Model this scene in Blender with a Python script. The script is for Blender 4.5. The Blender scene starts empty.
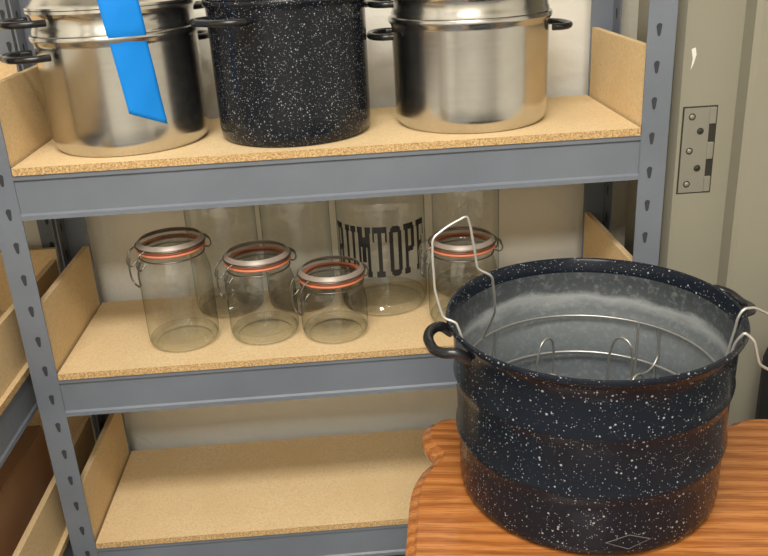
import bpy, bmesh, math, random
from mathutils import Vector, Matrix
random.seed(4)
sc=bpy.context.scene
try: sc.view_settings.view_transform='Standard'
except Exception: pass
# ---------------------------------------------------------------- materials
def mat(name,base=(.5,.5,.5),rough=.5,metal=0.0,spec=.5,coat=0.0):
    m=bpy.data.materials.new(name); m.use_nodes=True
    b=m.node_tree.nodes['Principled BSDF']
    b.inputs['Base Color'].default_value=(*base,1); b.inputs['Roughness'].default_value=rough
    b.inputs['Metallic'].default_value=metal; b.inputs['Specular IOR Level'].default_value=spec
    b.inputs['Coat Weight'].default_value=coat
    return m
def N(m,t,**k):
    n=m.node_tree.nodes.new(t)
    for a,v in k.items():
        if a in n.inputs: n.inputs[a].default_value=v
        else: setattr(n,a,v)
    return n
def L(m,a,b): m.node_tree.links.new(a,b)
def bsdf(m): return m.node_tree.nodes['Principled BSDF']
def coords(m,scale=(1,1,1),rot=(0,0,0)):
    tc=N(m,'ShaderNodeTexCoord'); mp=N(m,'ShaderNodeMapping')
    mp.inputs['Scale'].default_value=scale; mp.inputs['Rotation'].default_value=rot
    L(m,tc.outputs['Object'],mp.inputs['Vector']); return mp.outputs[0]
def noise(m,vec,scale,detail=3,rough=.5):
    n=N(m,'ShaderNodeTexNoise'); n.inputs['Scale'].default_value=scale
    n.inputs['Detail'].default_value=detail; n.inputs['Roughness'].default_value=rough
    L(m,vec,n.inputs['Vector']); return n.outputs['Fac']
def ramp(m,fac,stops):
    r=N(m,'ShaderNodeValToRGB'); e=r.color_ramp.elements
    while len(e)<len(stops): e.new(.5)
    for i,(p,c) in enumerate(stops):
        e[i].position=p; e[i].color=(*c,1) if len(c)==3 else c
    L(m,fac,r.inputs[0]); return r.outputs[0]
def mixc(m,f,a,b,mode='MIX'):
    n=N(m,'ShaderNodeMix',data_type='RGBA',blend_type=mode)
    if isinstance(f,float): n.inputs[0].default_value=f
    else: L(m,f,n.inputs[0])
    for i,s in ((6,a),(7,b)):
        if isinstance(s,tuple): n.inputs[i].default_value=(*s,1)
        else: L(m,s,n.inputs[i])
    return n.outputs[2]
def bump(m,h,strength=.2,dist=.01):
    b=N(m,'ShaderNodeBump'); b.inputs['Strength'].default_value=strength; b.inputs['Distance'].default_value=dist
    L(m,h,b.inputs['Height']); L(m,b.outputs[0],bsdf(m).inputs['Normal'])
def s(r,g,b):
    f=lambda c:(c/255/12.92 if c/255<=.04045 else ((c/255+.055)/1.055)**2.4)
    return (f(r),f(g),f(b))

def m_particle():
    m=mat('particle_board',rough=.8,spec=.2); v=coords(m)
    n1=noise(m,v,300,3,.7); n2=noise(m,v,9,4,.6)
    c=ramp(m,n1,[(.3,s(198,168,122)),(.46,s(218,191,146)),(.62,s(227,203,162))])
    c2=mixc(m,ramp(m,n2,[(.3,(0,0,0)),(.75,(.8,.8,.8))]),c,s(213,183,136))
    L(m,c2,bsdf(m).inputs['Base Color']); bump(m,n1,.05,.002); return m
def m_particle_edge():
    m=mat('particle_board_edge',rough=.9,spec=.1); v=coords(m,(1,1,1))
    n1=noise(m,v,330,4,.8)
    c=ramp(m,n1,[(.36,s(142,112,72)),(.5,s(192,158,110)),(.64,s(220,192,146))])
    L(m,c,bsdf(m).inputs['Base Color']); bump(m,n1,.3,.002); return m
def m_greysteel():
    m=mat('grey_painted_steel',rough=.42,spec=.4); v=coords(m); n=noise(m,v,7,4,.5); n2=noise(m,v,120,2)
    c=ramp(m,n,[(.3,s(104,110,119)),(.7,s(114,120,129))])
    L(m,c,bsdf(m).inputs['Base Color'])
    L(m,ramp(m,n2,[(.3,(.36,)*3),(.7,(.5,)*3)]),bsdf(m).inputs['Roughness']); return m
def m_wall():
    m=mat('plaster_wall',rough=.85,spec=.2); v=coords(m); n=noise(m,v,38,5,.6); n2=noise(m,v,3,3)
    c=ramp(m,n2,[(.3,s(222,217,203)),(.7,s(234,229,216))]); L(m,c,bsdf(m).inputs['Base Color'])
    bump(m,n,.5,.006); return m
def m_steel(name='brushed_stainless',dark=1.0):
    m=mat(name,base=(.62*dark,.60*dark,.57*dark),rough=.26,metal=1.0); v=coords(m,(1,1,40)); n=noise(m,v,6,4,.6)
    v2=coords(m); n2=noise(m,v2,9,4,.6)
    L(m,ramp(m,n,[(.2,(.17,)*3),(.8,(.26,)*3)]),bsdf(m).inputs['Roughness'])
    L(m,ramp(m,n2,[(.3,(.54*dark,.53*dark,.51*dark)),(.7,(.68*dark,.67*dark,.65*dark))]),bsdf(m).inputs['Base Color'])
    return m
def m_speckle(name,layers,spec=.3,base=(24,27,33)):
    m=mat(name,base=(.01,.01,.012),rough=.16,spec=spec); v=coords(m); mask=None
    for scale,thr,pw in layers:
        vo=N(m,'ShaderNodeTexVoronoi'); vo.inputs['Scale'].default_value=scale; L(m,v,vo.inputs['Vector'])
        sep=N(m,'ShaderNodeSeparateColor'); L(m,vo.outputs['Color'],sep.inputs[0])
        p=N(m,'ShaderNodeMath',operation='POWER'); L(m,sep.outputs[0],p.inputs[0]); p.inputs[1].default_value=pw
        t=N(m,'ShaderNodeMath',operation='MULTIPLY'); L(m,p.outputs[0],t.inputs[0]); t.inputs[1].default_value=thr
        lt=N(m,'ShaderNodeMath',operation='LESS_THAN'); L(m,vo.outputs['Distance'],lt.inputs[0]); L(m,t.outputs[0],lt.inputs[1])
        if mask is None: mask=lt.outputs[0]
        else:
            mx=N(m,'ShaderNodeMath',operation='MAXIMUM'); L(m,mask,mx.inputs[0]); L(m,lt.outputs[0],mx.inputs[1]); mask=mx.outputs[0]
    c=mixc(m,mask,s(*base),s(150,155,160)); L(m,c,bsdf(m).inputs['Base Color'])
    n=noise(m,v,40,3); L(m,ramp(m,n,[(.3,(.14,)*3),(.75,(.25,)*3)]),bsdf(m).inputs['Roughness']); return m
def m_canner_inside():
    m=mat('chalky_enamel_inside',rough=.5); v=coords(m,(1,1,3)); n=noise(m,v,11,6,.65); n2=noise(m,coords(m),130,4,.7)
    tc=N(m,'ShaderNodeTexCoord'); sx=N(m,'ShaderNodeSeparateXYZ'); L(m,tc.outputs['Object'],sx.inputs[0])
    a=N(m,'ShaderNodeMath',operation='MULTIPLY_ADD'); L(m,n,a.inputs[0]); a.inputs[1].default_value=.035; L(m,sx.outputs[2],a.inputs[2])
    # limescale tide marks
    mr=N(m,'ShaderNodeMapRange'); L(m,a.outputs[0],mr.inputs[0]); mr.inputs[1].default_value=.10; mr.inputs[2].default_value=.26
    band=ramp(m,mr.outputs[0],[(.0,s(94,100,102)),(.35,s(112,117,119)),(.50,s(92,97,99)),(.58,s(138,142,142)),(.64,s(68,72,75)),(.80,s(54,58,61)),(.95,s(34,36,39))])
    c=mixc(m,ramp(m,n2,[(.5,(0,0,0)),(.75,(.42,.42,.42))]),band,s(150,155,155))
    L(m,c,bsdf(m).inputs['Base Color']); bump(m,n2,.1,.002); return m
def m_oak():
    m=mat('golden_oak',rough=.26,spec=.5,coat=.3); v=coords(m,(2.0,48,48)); v0=coords(m,(.6,3.0,3.0))
    w=N(m,'ShaderNodeTexWave',wave_type='BANDS',bands_direction='Y'); w.inputs['Scale'].default_value=5
    w.inputs['Distortion'].default_value=6; w.inputs['Detail'].default_value=2; w.inputs['Detail Scale'].default_value=1.0
    L(m,v0,w.inputs['Vector'])
    n=noise(m,v,7,5,.7)
    c=ramp(m,w.outputs['Fac'],[(.0,s(156,94,46)),(.4,s(174,108,54)),(.9,s(188,124,68))])
    c=mixc(m,ramp(m,n,[(.40,(.6,)*3),(.54,(0,0,0))]),c,s(112,64,30))
    L(m,c,bsdf(m).inputs['Base Color']); bump(m,n,.03,.001); return m
def m_glass():
    m=bpy.data.materials.new('clear_glass'); m.use_nodes=True; nt=m.node_tree; nt.nodes.clear()
    o=nt.nodes.new('ShaderNodeOutputMaterial'); tr=nt.nodes.new('ShaderNodeBsdfTransparent'); gl=nt.nodes.new('ShaderNodeBsdfGlossy')
    gl.inputs['Roughness'].default_value=.04
    lw=nt.nodes.new('ShaderNodeLayerWeight'); lw.inputs['Blend'].default_value=.5
    r=nt.nodes.new('ShaderNodeValToRGB'); e=r.color_ramp.elements
    e[0].position=.4; e[0].color=(.968,.975,.968,1); e[1].position=1; e[1].color=(.22,.26,.24,1)
    n=e.new(.76); n.color=(.86,.89,.87,1)
    nt.links.new(lw.outputs['Facing'],r.inputs[0]); nt.links.new(r.outputs[0],tr.inputs[0])
    r2=nt.nodes.new('ShaderNodeValToRGB'); e=r2.color_ramp.elements
    e[0].position=.4; e[0].color=(.08,.08,.08,1); e[1].position=1; e[1].color=(.6,.6,.6,1)
    n=e.new(.8); n.color=(.20,.20,.20,1)
    nt.links.new(lw.outputs['Facing'],r2.inputs[0])
    tc=nt.nodes.new('ShaderNodeTexCoord'); no=nt.nodes.new('ShaderNodeTexNoise'); no.inputs['Scale'].default_value=28; nt.links.new(tc.outputs['Object'],no.inputs['Vector'])
    bp=nt.nodes.new('ShaderNodeBump'); bp.inputs['Strength'].default_value=.5; bp.inputs['Distance'].default_value=.008; nt.links.new(no.outputs['Fac'],bp.inputs['Height']); nt.links.new(bp.outputs[0],gl.inputs['Normal'])
    mx=nt.nodes.new('ShaderNodeMixShader'); nt.links.new(r2.outputs[0],mx.inputs[0])
    nt.links.new(tr.outputs[0],mx.inputs[1]); nt.links.new(gl.outputs[0],mx.inputs[2]); nt.links.new(mx.outputs[0],o.inputs[0])
    return m
PB=m_particle(); PE=m_particle_edge(); GS=m_greysteel(); WL=m_wall(); ST=m_steel()
SPK=m_speckle('speckled_enamel',[(200,.29,3.2),(420,.30,2.4)],spec=.16,base=(24,29,37)); SPK2=m_speckle('fine_speckled_enamel',[(340,.36,3.0),(520,.33,2.4)]); CIN=m_canner_inside(); OAK=m_oak(); GL=m_glass()
HOLE=mat('slot_shadow',s(52,54,58),.8); BLK=mat('black_enamel',(.012,.012,.014),.25); GALV=mat('galvanised_wire',s(178,176,170),.35,.8)
WIRE2=mat('plated_wire',s(196,194,188),.35,.6); GASK=mat('orange_rubber',s(204,120,86),.6); BWIRE=mat('bail_wire',s(120,116,110),.35,.9)
RUST=mat('worn_lid_rim',s(150,138,126),.4,.2); TAPE=mat('blue_painters_tape',s(20,128,214),.65,spec=.2); INK=mat('black_print',(.01,.01,.01),.5)
DOORP=mat('olive_grey_paint',s(140,136,120),.45); HNG=mat('hinge_steel',s(150,148,136),.4,.5); DARK=mat('dark_screw',s(60,58,54),.5,.5)
FLR=mat('concrete_floor',s(112,112,112),.8); CEIL=mat('ceiling_white',s(226,225,222),.9); CHIP=mat('bare_chip',s(222,220,210),.7)
BAGM=mat('black_nylon',s(26,26,30),.7); REDM=mat('dark_red_fabric',s(96,30,30),.8); CARD=mat('brown_card',s(170,130,94),.8); MARK=mat('pale_mark',s(96,98,100),.5)
# ---------------------------------------------------------------- geometry helpers
def link(o,parent=None):
    sc.collection.objects.link(o)
    if parent: o.parent=parent
    return o
def empty(name,loc=(0,0,0),rz=0):
    e=bpy.data.objects.new(name,None); e.location=loc; e.rotation_euler[2]=rz; e.empty_display_size=.05; return link(e)
def mesh(name,verts,faces,mats,parent=None,smooth=True,loc=(0,0,0),split=35,mi=None):
    me=bpy.data.meshes.new(name); me.from_pydata([tuple(v) for v in verts],[],faces)
    bm=bmesh.new(); bm.from_mesh(me); bmesh.ops.recalc_face_normals(bm,faces=bm.faces); bm.to_mesh(me); bm.free()
    for q in (mats if isinstance(mats,list) else [mats]): me.materials.append(q)
    if mi: 
        for p,i in zip(me.polygons,mi): p.material_index=i
    if smooth:
        for p in me.polygons: p.use_smooth=True
    o=bpy.data.objects.new(name,me); o.location=loc; link(o,parent)
    if smooth and split: 
        e=o.modifiers.new('split','EDGE_SPLIT'); e.split_angle=math.radians(split)
    return o
def box(name,a,b,m,parent=None,bev=0.0):
    a=Vector(a);b=Vector(b);c=(a+b)/2;h=(b-a)/2
    vs=[(sx*h.x,sy*h.y,sz*h.z) for sx in(-1,1) for sy in(-1,1) for sz in(-1,1)]
    fs=[(0,1,3,2),(4,6,7,5),(0,4,5,1),(2,3,7,6),(0,2,6,4),(1,5,7,3)]
    o=mesh(name,vs,fs,m,parent,smooth=False,loc=c)
    if bev:
        q=o.modifiers.new('bev','BEVEL'); q.width=bev; q.segments=3
    return o
def lathe(name,prof,m,parent=None,seg=72,loc=(0,0,0),split=40,mi=None):
    vs=[];fs=[]
    n=len(prof)
    for i in range(seg):
        a=2*math.pi*i/seg
        for r,z in prof: vs.append((r*math.cos(a),r*math.sin(a),z))
    mis=[]
    for i in range(seg):
        j=(i+1)%seg
        for k in range(n-1):
            fs.append((i*n+k,j*n+k,j*n+k+1,i*n+k+1)); mis.append(mi[k] if mi else 0)
    o=mesh(name,vs,fs,m,parent,loc=loc,split=split,mi=mis)
    bm=bmesh.new(); bm.from_mesh(o.data); bmesh.ops.remove_doubles(bm,verts=bm.verts,dist=1e-6); bmesh.ops.recalc_face_normals(bm,faces=bm.faces); bm.to_mesh(o.data); bm.free()
    for p in o.data.polygons: p.use_smooth=True
    return o
def tube(name,pts,r,m,parent=None,cyc=False,smooth=True,loc=(0,0,0)):
    cu=bpy.data.curves.new(name,'CURVE'); cu.dimensions='3D'; cu.bevel_depth=r; cu.bevel_resolution=3; cu.resolution_u=8
    cu.use_fill_caps=True
    if smooth:
        sp=cu.splines.new('BEZIER'); sp.bezier_points.add(len(pts)-1)
        for bp,p in zip(sp.bezier_points,pts): bp.co=p; bp.handle_left_type='AUTO'; bp.handle_right_type='AUTO'
    else:
        sp=cu.splines.new('POLY'); sp.points.add(len(pts)-1)
        for bp,p in zip(sp.points,pts): bp.co=(*p,1)
    sp.use_cyclic_u=cyc
    t=bpy.data.objects.new('tmp',cu); sc.collection.objects.link(t)
    dg=bpy.context.evaluated_depsgraph_get(); me=bpy.data.meshes.new_from_object(t.evaluated_get(dg))
    bpy.data.objects.remove(t); me.name=name; me.materials.clear(); me.materials.append(m)
    for p in me.polygons: p.use_smooth=True
    o=bpy.data.objects.new(name,me); o.location=loc; return link(o,parent)
def soften(pts,q=.22):
    out=[pts[0]]
    for a,b,c in zip(pts,pts[1:],pts[2:]):
        a,b,c=Vector(a),Vector(b),Vector(c)
        out+= [tuple(b+(a-b)*q),tuple(b*.62+(b+(a-b)*q)*.19+(b+(c-b)*q)*.19),tuple(b+(c-b)*q)]
    return out+[pts[-1]]
def ring(r,z,n=48,cx=0,cy=0): return [(cx+r*math.cos(2*math.pi*i/n),cy+r*math.sin(2*math.pi*i/n),z) for i in range(n)]
# ---------------------------------------------------------------- room
FZ=-.95; CZ=1.55; BY=.325
box('wall_back',(-1.2,BY,FZ),(2.6,BY+.08,CZ),WL)
box('wall_left',(-1.28,-3.2,FZ),(-1.2,BY+.08,CZ),WL)
box('wall_front',(-1.28,-3.28,FZ),(2.6,-3.2,CZ),WL)
box('wall_hall',(2.5,-3.2,FZ),(2.58,BY+.08,CZ),WL)
box('wall_right',(1.0,.20,FZ),(1.10,BY,CZ),WL)
box('floor',(-1.28,-3.28,FZ-.05),(2.6,BY+.08,FZ),FLR)
box('ceiling',(-1.28,-3.28,CZ),(2.6,BY+.08,CZ+.05),CEIL)
prof=[(.955,.20),(.955,.035),(.962,.02),(1.045,.02),(1.045,-.012),(1.052,-.018),(1.30,-.018),(1.30,.20)]
vs=[(x,y,z) for z in (FZ,CZ-.002) for x,y in prof]; n=len(prof)
fs=[(i,(i+1)%n,n+(i+1)%n,n+i) for i in range(n)]+[tuple(range(n)),tuple(range(n,2*n))]
fr=empty('door_frame')
mesh('jamb',vs,fs,DOORP,fr,smooth=False)
box('hinge_pocket',(.967,.0195,-.099),(1.019,.0215,.033),DARK,fr)
box('hinge_leaf',(.9690,.0182,-.0970),(1.0075,.0205,.0310),HNG,fr)
for k,(z0,z1) in enumerate(((-.0970,-.073),(-.047,-.021),(.006,.0310))):
    box(f'hinge_knuckle_{k+1}',(1.0070,.0165,z0),(1.0170,.0205,z1),HNG,fr,bev=.0015)
for k,(x,z) in enumerate(((.981,.018),(.995,-.004),(.981,-.033),(.995,-.060),(.981,-.084))):
    o=lathe(f'hinge_screw_{k+1}',[(0,.0012),(.0026,.0008),(.0040,0),(.0044,-.001)],DARK if k%2 else HNG,fr,seg=20,loc=(x,.0180,z)); o.rotation_euler[0]=math.pi/2
    lathe(f'screw_recess_{k+1}',[(0,.0004),(.0052,.0004),(.0052,0)],DARK,fr,seg=20,loc=(x,.0181,z)).rotation_euler[0]=math.pi/2
mesh('paint_chip',[(.972,.0195,.115),(.978,.0195,.117),(.980,.0195,.107),(.977,.0195,.095),(.973,.0195,.085),(.975,.0195,.101)],[(0,1,2,3,4,5)],CHIP,fr,smooth=False)
# ---------------------------------------------------------------- shelving unit
D=.275;BH=.066;PW=.04
def shelving(name,levels,loc,rz,W=.9,D=.275,ztop=.6,frontpanel=False):
    u=empty(name,loc,rz)
    for nm,x0,y0,sx,sy in (('post_front_left',-PW,0,1,1),('post_front_right',W+PW,0,-1,1),('post_back_left',-PW,D,1,-1),('post_back_right',W+PW,D,-1,-1)):
        t=.0025
        P=[(0,0),(PW,0),(PW,t),(t,t),(t,PW),(0,PW)]
        P=[(x0+sx*a,y0+sy*b) for a,b in P]
        vs=[(x,y,z) for z in (FZ-loc[2],ztop) for x,y in P]
        fs=[(i,(i+1)%6,6+(i+1)%6,6+i) for i in range(6)]+[tuple(range(6)),tuple(range(6,12))]
        mesh(nm,vs,fs,GS,u,smooth=False)
        vs=[];fs=[]
        z=FZ-loc[2]+.03
        while z<ztop-.02:
            for (cx,cy,dx,dy) in ((x0+sx*PW*.60,y0-sy*.0005,1,0),(x0+sx*.0031,y0+sy*PW*.55,0,1)):
                base=len(vs)
                for k in range(12):
                    a=2*math.pi*k/12; w=.0044 if math.sin(a)>0 else .0026
                    q=w*math.cos(a); b=.0050*math.sin(a)+(.004 if math.sin(a)>0 else -.004)
                    vs.append((cx+dx*q,cy+dy*q,z+b))
                fs.append(tuple(range(base,base+12)))
            z+=.0508
        mesh(nm+'_slots',vs,fs,HOLE,u,smooth=False)
    for i,z in enumerate(levels):
        C=[(0,0),(0,-BH*.1),(.003,-BH*.14),(.003,-BH*.86),(0,-BH*.9),(0,-BH),(.018,-BH),(.018,-BH+.002),(.006,-BH+.002),(.006,-.002),(.018,-.002),(.018,0)]
        for nm,yy,sg in (('beam_front',0,1),('beam_back',D,-1)):
            vs=[(x,yy+sg*a-(sg*.001),z+b) for x in (0,W) for a,b in C]; n=len(C)
            fs=[(k,(k+1)%n,n+(k+1)%n,n+k) for k in range(n)]+[tuple(range(n)),tuple(range(n,2*n))]
            mesh(f'{nm}_{i+1}',vs,fs,GS,u,smooth=False)
        for nm,xx,sg in (('beam_left',-.004,1),('beam_right',W+.004,-1)):
            box(f'{nm}_{i+1}',(min(xx,xx+sg*.003),.003,z-BH),(max(xx,xx+sg*.003),D-.003,z),GS,u)
        o=box(f'board_{i+1}',(0.002,-.003,z+.0005),(W-.002,D,z+.0115),PB,u)
        o.data.materials.append(PE); o.data.polygons[2].material_index=1
        for nm,xx in (('end_panel_left',-.012),('end_panel_right',W+.002)):
            box(f'{nm}_{i+1}',(xx,.004,z+.0005),(xx+.010,D-.004,z+.125),PB,u)
        if frontpanel: box(f'side_panel_{i+1}',(.0,.006,z+.012),(W,.016,z+.105),PB,u)
    return u
shelving('steel_shelving_unit',[0,-.327,-.653],(0,0,0),0)
shelving('steel_shelving_unit',[0,-.327,-.653],(-.056,-.635,0),math.pi/2,frontpanel=True)
cb=empty('cardboard_box',(-.20,.02,-.6405)); box('carton',(-.09,-.14,0),(.09,.14,.14),CARD,cb,bev=.003); box('flap_1',(-.088,-.138,.1402),(-.002,.138,.1425),CARD,cb); box('flap_2',(.002,-.138,.1402),(.088,.138,.1425),CARD,cb)
# ---------------------------------------------------------------- pots
def loop_handle(name,r,z,ang,m,parent,w=.045,out=.035,th=.005,drop=0.0):
    w2=w*.8
    c,sn=math.cos(ang),math.sin(ang)
    P=[(r-.003,-w,z),(r+out*.45,-w,z-drop*.4),(r+out,-w2*.7,z-drop),(r+out+.003,0,z-drop),(r+out,w2*.7,z-drop),(r+out*.45,w,z-drop*.4),(r-.003,w,z)]
    return tube(name,[(c*a-sn*b,sn*a+c*b,q) for a,b,q in P],th,m,parent)
def stock_pot(name,loc,r,h,ins,m,hang=(math.pi,0),lidh=.03,out=.035):
    u=empty(name,loc)
    p=[(0,.002),(r*.80,.0),(r*.93,.001),(r*.975,.008),(r*.99,.02),(r*.99,.04),(r*1.0,h-.012),(r*1.005,h-.008),(r*1.035,h-.004),(r*1.04,h),(r*1.03,h+.003),(r*.985,h),(r*.98,h-.01),(r*.97,.03),(r*.9,.012),(0,.01)]
    lathe('body',p,m,u,seg=96)
    for k,a in enumerate(hang): loop_handle(f'handle_{k+1}',r*1.0,h-.022,a,BLK,u,out=out)
    z=h+.003
    if ins:
        q=[(r*.95,z-.02),(r*.955,z),(r*1.0,z+.001),(r*1.0,z+.006),(r*.985,z+.010),(r*.985,z+ins-.012),(r*1.0,z+ins-.008),(r*1.03,z+ins-.004),(r*1.03,z+ins),(r*.97,z+ins),(r*.95,z+ins-.01),(r*.945,z-.02)]
        lathe('steamer_insert',q,m,u,seg=96)
        for k,a in enumerate(hang): loop_handle(f'insert_handle_{k+1}',r*.98,z+ins-.014,a,BLK,u,out=out)
        z+=ins
    q=[(r*.96,z-.008),(r*.965,z),(r*1.03,z+.001),(r*1.03,z+.004),(r*.97,z+.008),(r*.93,z+lidh*.55),(r*.80,z+lidh*.75),(r*.4,z+lidh*.95),(0,z+lidh)]
    lathe('lid',q,m,u,seg=96)
    z+=lidh
    lathe('lid_knob',[(0,z-.002),(.010,z-.002),(.009,z+.01),(.02,z+.016),(.022,z+.022),(.014,z+.028),(0,z+.03)],BLK,u,seg=32)
    return u
BT=.0117; d2=math.radians
pL=stock_pot('stainless_stock_pot',(.144,.136,BT),.118,.165,.035,ST,hang=(d2(214),d2(52)),out=.042)
stock_pot('speckled_enamel_stock_pot',(.3985,.124,BT),.117,.20,0,SPK2,hang=(d2(228),d2(48)))
stock_pot('stainless_stock_pot',(.673,.137,BT),.119,.158,.035,ST,hang=(d2(176),d2(5)),out=.030)
def tape():
    vs=[];fs=[];n=11;rows=30
    for j in range(rows+1):
        t=j/rows
        for i in range(n+1):
            u=i/n; a=math.radians(-75 + 11*t + (u-.5)*25)
            zz=.275-.224*t + (u-.5)*-.022*t
            rr=.1240+.0004*math.sin(u*9+t*14)
            if zz<.16: rr=.1192+ .0004*math.sin(u*7+t*20)
            elif zz<.17: rr=.1192+.0048*(zz-.16)/.01
            if zz>.205: rr=.1240-(zz-.205)*.12
            vs.append((rr*math.cos(a),rr*math.sin(a),zz))
    for j in range(rows):
        for i in range(n): k=j*(n+1)+i; fs.append((k,k+1,k+n+2,k+n+1))
    o=mesh('painters_tape',vs,fs,TAPE,pL,split=0)
    q=o.modifiers.new('s','SOLIDIFY'); q.thickness=.0005; q.offset=1
tape()
# ---------------------------------------------------------------- jars
def bail_jar(loc,r,h,rz):
    u=empty('glass_canning_jar',loc,rz)
    nr=.047; lr=.0515; hb=h-.022
    out=[(0,.010),(r*.6,.009),(r*.78,.004),(r*.80,0),(r*.93,.003),(r*.99,.012),(r,.022),(r,hb-.048),(r*.985,hb-.036),(r*.93,hb-.024),(nr+.002,hb-.014),(nr,hb-.009),(nr,hb-.004),(nr+.003,hb)]
    lathe('jar_body',out,GL,u,seg=64)
    lathe('jar_base_glass',[(r*.93,.006),(r*.955,.012),(r*.90,.016),(r*.6,.0135),(0,.0145)],GL,u,seg=64)
    lathe('gasket',[(nr-.002,hb+.0005),(lr+.0010,hb+.0005),(lr+.0020,hb+.002),(lr+.0010,hb+.0042),(nr-.002,hb+.0042)],GASK,u,seg=64)
    z=hb+.0045
    lathe('jar_lid',[(0,z+.002),(nr-.006,z+.001),(nr-.003,z),(lr,z),(lr+.001,z+.004),(lr,z+.009),(lr-.004,z+.013),(lr-.010,z+.0125),(lr-.016,z+.011),(0,z+.0115)],GL,u,seg=64)
    lathe('lid_rim',[(lr-.0048,z+.0132),(lr-.0035,z+.0138),(lr+.0006,z+.0098),(lr+.0018,z+.0075),(lr+.0014,z+.0070),(lr,z+.009),(lr-.004,z+.0132),(lr-.0048,z+.0128)],RUST,u,seg=64)
    lathe('lid_seal_ring',[(nr-.004,z+.0006),(lr-.002,z+.0006),(lr-.002,z+.002),(nr-.004,z+.002)],GASK,u,seg=64)
    wr=.0013
    tube('neck_wire',ring(nr+.0035,hb-.008),wr,BWIRE,u,cyc=True)
    tube('lid_wire',ring(lr+.003,z+.006),wr*.8,BWIRE,u,cyc=True)
    for sd in (0,math.pi):
        c,sn=math.cos(sd),math.sin(sd)
        f=lambda P:[(c*a-sn*b,sn*a+c*b,q) for a,b,q in P]
        e=lr+.005
        if sd==0:
            for k in (-1,1):
                tube('hinge',f([(e-.002,k*.012,z+.006),(e+.006,k*.011,z-.002),(e+.007,k*.010,hb-.012),(e-.004,k*.009,hb-.010)]),wr,BWIRE,u)
            tube('hinge_coil',f([(e+.006,-.012,z-.003),(e+.008,0,z-.002),(e+.006,.012,z-.003)]),wr*1.5,BWIRE,u)
        else:
            for k in (-1,1):
                tube('lever_link',f([(e-.002,k*.017,z+.008),(e+.008,k*.016,z+.002),(e+.009,k*.015,hb-.016),(e-.002,k*.014,hb-.010)]),wr,BWIRE,u)
                tube('lever',f([(e+.008,k*.016,hb-.002),(e+.012,k*.014,hb-.02),(e+.010,k*.010,hb-.042),(e+.008,0,hb-.047)]),wr*1.15,BWIRE,u)
    return u
zb=-.327+BT
bail_jar((.185,.090,zb),.0570,.184,d2(40))
bail_jar((.318,.094,zb),.0565,.150,d2(35))
bail_jar((.435,.078,zb),.0545,.120,d2(35))
bail_jar((.650,.096,zb),.0570,.150,d2(10))
def tall_jar(name,loc,r,h):
    u=empty(name,loc)
    p=[(0,.012),(r*.6,.010),(r*.84,.005),(r*.86,0),(r*.96,.005),(r,.018),(r,h-.05),(r*.97,h-.035),(r*.84,h-.02),(r*.78,h-.014),(r*.78,h-.004),(r*.81,h),(r*.76,h)]
    lathe('jar_body',p,GL,u,seg=72)
    lathe('jar_base_glass',[(r*.94,.008),(r*.955,.014),(r*.90,.020),(r*.6,.017),(0,.018)],GL,u,seg=64)
    lathe('jar_lid',[(r*.70,h+.001),(r*.82,h+.001),(r*.83,h+.008),(r*.72,h+.012),(0,h+.012)],GL,u,seg=64)
    return u
tall_jar('large_glass_jar',(.248,.215,zb),.0600,.235)
tall_jar('large_glass_jar',(.376,.215,zb),.0600,.235)
tall_jar('large_glass_jar',(.674,.220,zb),.0585,.235)
rum=tall_jar('lettered_glass_jar',(.523,.190,zb),.076,.238)
def letters():
    G={'R':[(.0,0,.45,.12),(.1,0,.36,1),(.0,.88,.6,1),(.55,.5,.85,.9),(.36,.44,.7,.56),(.5,.88,.78,1),(.55,.08,.82,.5),(.6,0,.98,.12)],
       'U':[(.0,.88,.44,1),(.1,.1,.34,1),(.56,.88,1,1),(.68,.1,.9,1),(.16,.03,.84,.14),(.26,0,.74,.06)],
       'M':[(.0,0,.34,.12),(.06,0,.24,1),(.0,.88,.34,1),(.66,0,1,.12),(.72,0,.94,1),(.66,.88,1,1),(.24,.6,.4,1),(.34,.3,.5,.8),(.5,.3,.64,.8),(.6,.6,.74,1)],
       'T':[(.0,.88,1,1),(.36,0,.64,1),(.2,0,.8,.12),(0,.7,.12,1),(.88,.7,1,1)],
       'O':[(.05,.1,.33,.9),(.67,.1,.95,.9),(.14,.03,.86,.13),(.14,.87,.86,.97),(.26,0,.74,.06),(.26,.94,.74,1)],
       'P':[(.0,0,.48,.12),(.1,0,.36,1),(.0,.88,.7,1),(.62,.5,.92,.93),(.36,.44,.8,.55),(.5,.88,.82,1)],
       'F':[(.0,0,.5,.12),(.1,0,.38,1),(0,.88,.95,1),(.83,.66,.95,1),(.36,.46,.7,.58),(.6,.38,.7,.66)]}
    vs=[];fs=[]; R=.0766; word='RUMTOPF'; cw=.0236; gap=.0030; hz=.088; z0=.076
    tot=len(word)*(cw+gap)
    for i,ch in enumerate(word):
        x0=-tot/2+i*(cw+gap)
        for k,(a,b,c,d) in enumerate(G[ch]):
            st=6; base=len(vs); rr=R+k*.00004
            for j in range(st+1):
                x=x0+cw*(a+(c-a)*j/st); th=-math.pi/2+x/R-.06
                vs.append((rr*math.cos(th),rr*math.sin(th),z0+hz*b)); vs.append((rr*math.cos(th),rr*math.sin(th),z0+hz*d))
            for j in range(st): q=base+2*j; fs.append((q,q+2,q+3,q+1))
    mesh('printed_lettering',vs,fs,INK,rum,smooth=False)
letters()
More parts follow.
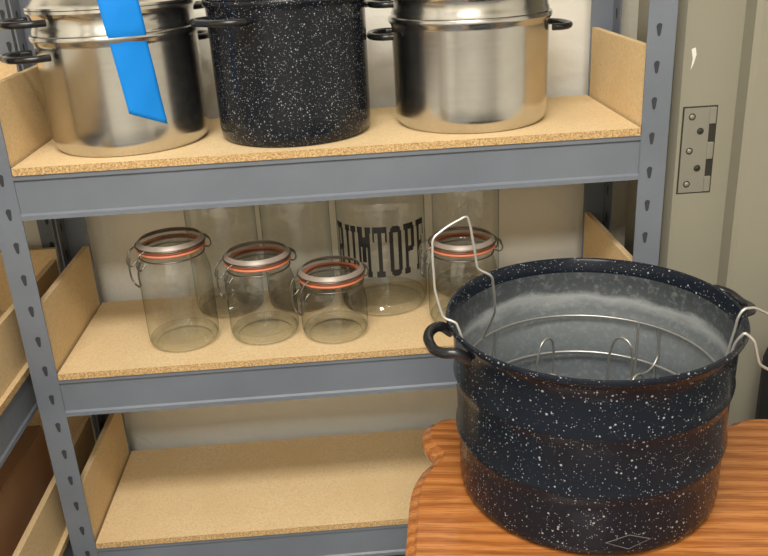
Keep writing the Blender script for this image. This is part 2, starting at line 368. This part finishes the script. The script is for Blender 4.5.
# ---------------------------------------------------------------- table
ZT=-.360
def table():
    u=empty('oak_side_table',(.556,-.128,0),d2(-8))
    S=.52; side=[(.014,.014),(.034,.002),(.062,.002),(.085,.010),(.098,.020),(.112,.016),(.132,.004),(.165,-.006),(.20,-.009),(.26,-.009)]
    full=side+[(S-a,b) for a,b in reversed(side[1:-1])]
    P=[]
    for k in range(4):
        for a,b in full:
            x,y=a,-b
            for _ in range(k): x,y=(S+y),-x
            P.append((x,y))
    n=len(P);Q=[]
    for i in range(n):
        p0,p1,p2,p3=[Vector(P[(i+d)%n]) for d in(-1,0,1,2)]
        for t in (0,.33,.66):
            Q.append(.5*((2*p1)+(p2-p0)*t+(2*p0-5*p1+4*p2-p3)*t*t+(3*p1-p0-3*p2+p3)*t**3))
    n=len(Q); nor=[]
    for i in range(n):
        d=(Q[(i+1)%n]-Q[i-1]).normalized(); nor.append(Vector((-d.y,d.x)))
    prof=[(.014,0),(.012,-.002),(.0105,-.0035),(.005,-.005),(.001,-.009),(.0,-.015),(.002,-.021),(.007,-.025),(.008,-.029),(.010,-.033)]
    vs=[];fs=[]
    cxy=Vector((S/2,-S/2))
    for ins,dz in prof:
        for i in range(n):
            p=Q[i]-nor[i]*ins; vs.append((p.x,p.y,ZT+dz))
    for k in range(len(prof)-1):
        for i in range(n): j=(i+1)%n; fs.append((k*n+i,k*n+j,(k+1)*n+j,(k+1)*n+i))
    m=(len(prof)-1)*n
    c0=len(vs); vs.append((cxy.x,cxy.y,ZT)); vs.append((cxy.x,cxy.y,ZT-.033))
    for i in range(n):
        j=(i+1)%n; fs.append((i,j,c0)); fs.append((m+i,m+j,c0+1))
    mesh('table_top',vs,fs,OAK,u,split=30)
    cx,cy=S/2,-S/2
    lathe('pedestal',[(0,ZT-.030),(.11,ZT-.030),(.11,ZT-.045),(.05,ZT-.06),(.035,ZT-.1),(.045,ZT-.16),(.06,ZT-.24),(.045,ZT-.32),(.04,ZT-.38),(.06,ZT-.42),(.06,ZT-.5),(0,ZT-.5)],OAK,u,loc=(cx,cy,0))
    for k in range(4):
        a=math.pi/4+k*math.pi/2
        tube(f'foot_{k+1}',[(cx+math.cos(a)*q,cy+math.sin(a)*q,z) for q,z in ((.03,ZT-.44),(.10,ZT-.45),(.19,ZT-.53),(.27,FZ+.019))],.018,OAK,u)
table()
# ---------------------------------------------------------------- canner
CC=(.7455,-.3020,ZT+.0005)
def canner():
    u=empty('speckled_water_bath_canner',CC)
    o=[(0,.006),(.13,.004),(.146,0),(.152,.0015),(.1555,.006),(.1570,.016),(.1572,.060),(.1580,.072),(.1605,.079),(.1612,.083),(.1608,.087),(.1585,.094),(.1592,.140),(.1600,.148),(.1622,.154),(.1628,.158),(.1612,.164),(.1620,.200),(.1635,.214),(.1670,.220),(.1695,.223),(.1708,.2265),(.1694,.2300),(.1660,.2295),(.1635,.225)]
    i=[(.1612,.212),(.1600,.200),(.1590,.164),(.1560,.159),(.1555,.09),(.1540,.03),(.148,.010),(0,.008)]
    prof=o+i; mi=[0]*(len(o))+[1]*(len(i)-1)
    lathe('kettle_body',prof,[SPK,CIN],u,seg=128,mi=mi,split=50)
    for k,a in enumerate((d2(188),d2(8))):
        c,sn=math.cos(a),math.sin(a)
        P=[(.160,-.036,.207),(.174,-.036,.217),(.188,-.028,.216),(.194,0,.212),(.188,.028,.216),(.174,.036,.217),(.160,.036,.207)]
        tube(f'handle_{k+1}',[(c*x-sn*y,sn*x+c*y,z) for x,y,z in P],.0062,BLK,u)
    vs=[];fs=[]
    def q(x,z): 
        th=-math.pi/2+.02+x/.1578; return (.1580*math.cos(th),.1580*math.sin(th),z)
    O=[(-.026,.024),(0,.034),(.026,.024),(0,.014)]; I=[(-.0235,.024),(0,.0328),(.0235,.024),(0,.0152)]
    for a in O+I: vs.append(q(*a))
    fs=[(k,(k+1)%4,4+(k+1)%4,4+k) for k in range(4)]
    mesh('maker_mark',vs,fs,MARK,u,smooth=False)
    return u
can=canner()
def rack():
    u=empty('wire_canning_rack',CC)
    tube('outer_ring',ring(.150,.153),.0015,GALV,u,cyc=True)
    tube('base_ring',ring(.146,.100),.0018,GALV,u,cyc=True)
    for k in range(4):
        a=2*math.pi*(k+.42)/4; c,sn=math.cos(a),math.sin(a)
        f=lambda P:[(c*x-sn*y,sn*x+c*y,z) for x,y,z in P]
        tube(f'divider_{k+1}',f([(.150,0,.153),(.148,0,.104),(.09,0,.102),(.03,0,.102)]),.0015,GALV,u)
        tube(f'arch_{k+1}',f([(.066,-.016,.102),(.066,-.0155,.150),(.066,-.010,.166),(.066,.004,.168),(.066,.013,.155),(.066,.018,.102)]),.0015,GALV,u)
        tube(f'leg_{k+1}',f([(.146,0,.100),(.140,0,.030),(.12,0,.012),(.10,0,.02),(.09,0,.102)]),.0015,GALV,u)
    tube('upright',[(.048,-.02,.102),(.052,-.012,.215)],.0015,GALV,u)
    P=[(-.112,.100,.153),(-.108,.030,.222),(-.117,.0,.281),(-.134,-.002,.292),(-.138,-.004,.320),(-.1455,-.008,.359),(-.1865,-.02,.340),(-.1855,-.022,.278),(-.1775,-.026,.246),(-.163,-.03,.240),(-.157,-.034,.220),(-.146,-.040,.153)]
    tube('lift_handle_1',soften(P),.0015,WIRE2,u)
    def pol(r,a,z): return (r*math.cos(d2(a)),r*math.sin(d2(a)),z)
    P=[pol(.150,-36,.153),pol(.158,-36,.222),pol(.167,-36,.237),pol(.177,-35,.228),pol(.184,-32,.196),pol(.200,-26,.180),pol(.232,-18,.190),pol(.232,-8,.205),pol(.198,-8,.222),pol(.178,-12,.236),pol(.163,-14,.235),pol(.150,-14,.153)]
    tube('lift_handle_2',soften(P,.3),.0016,WIRE2,u)
rack()
bg=empty('black_tote_bag',(1.168,-.115,FZ+.001))
o=box('bag_body',(-.085,-.06,0),(.085,.06,.64),BAGM,bg,bev=.03)
box('bag_band',(-.0865,-.0615,.44),(.0865,.0615,.50),REDM,bg,bev=.02)
for k,y in enumerate((-.04,.04)): tube(f'bag_handle_{k+1}',[(-.04,y,.63),(-.035,y,.70),(0,y,.73),(.035,y,.70),(.04,y,.63)],.007,BAGM,bg)
# ---------------------------------------------------------------- lights
def area(name,loc,rot,size,e,col=(1,1,1),sy=None):
    l=bpy.data.lights.new(name,'AREA'); l.energy=e; l.size=size; l.color=col
    if sy: l.shape='RECTANGLE'; l.size_y=sy
    o=bpy.data.objects.new(name,l); o.location=loc; o.rotation_euler=rot; link(o); return o
area('ceiling_light',(.25,-1.2,1.5),(0,0,0),1.2,46,(1,.96,.90),.4)
area('ceiling_light',(.2,-2.5,1.5),(0,0,0),1.2,56,(1,.96,.90),.4)
w=bpy.data.worlds.new('w'); sc.world=w; w.use_nodes=True; w.node_tree.nodes['Background'].inputs[0].default_value=(.9,.93,1,1); w.node_tree.nodes['Background'].inputs[1].default_value=.5
# ---------------------------------------------------------------- camera
yaw,pit,rol,f=.0371,.3868,-.0562,838.28
F=Vector((math.sin(yaw)*math.cos(pit),math.cos(yaw)*math.cos(pit),-math.sin(pit)))
R=Vector((math.cos(yaw),-math.sin(yaw),0)); U=R.cross(F)
R2=R*math.cos(rol)+U*math.sin(rol); U2=-R*math.sin(rol)+U*math.cos(rol)
cd=bpy.data.cameras.new('camera'); cam=bpy.data.objects.new('camera',cd); link(cam)
M=Matrix((R2,U2,-F)).transposed().to_4x4(); M.translation=Vector((.4726,-1.1792,.2863)); cam.matrix_world=M
cd.sensor_width=36; cd.lens=f/768*36; cd.clip_start=.02
sc.camera=cam
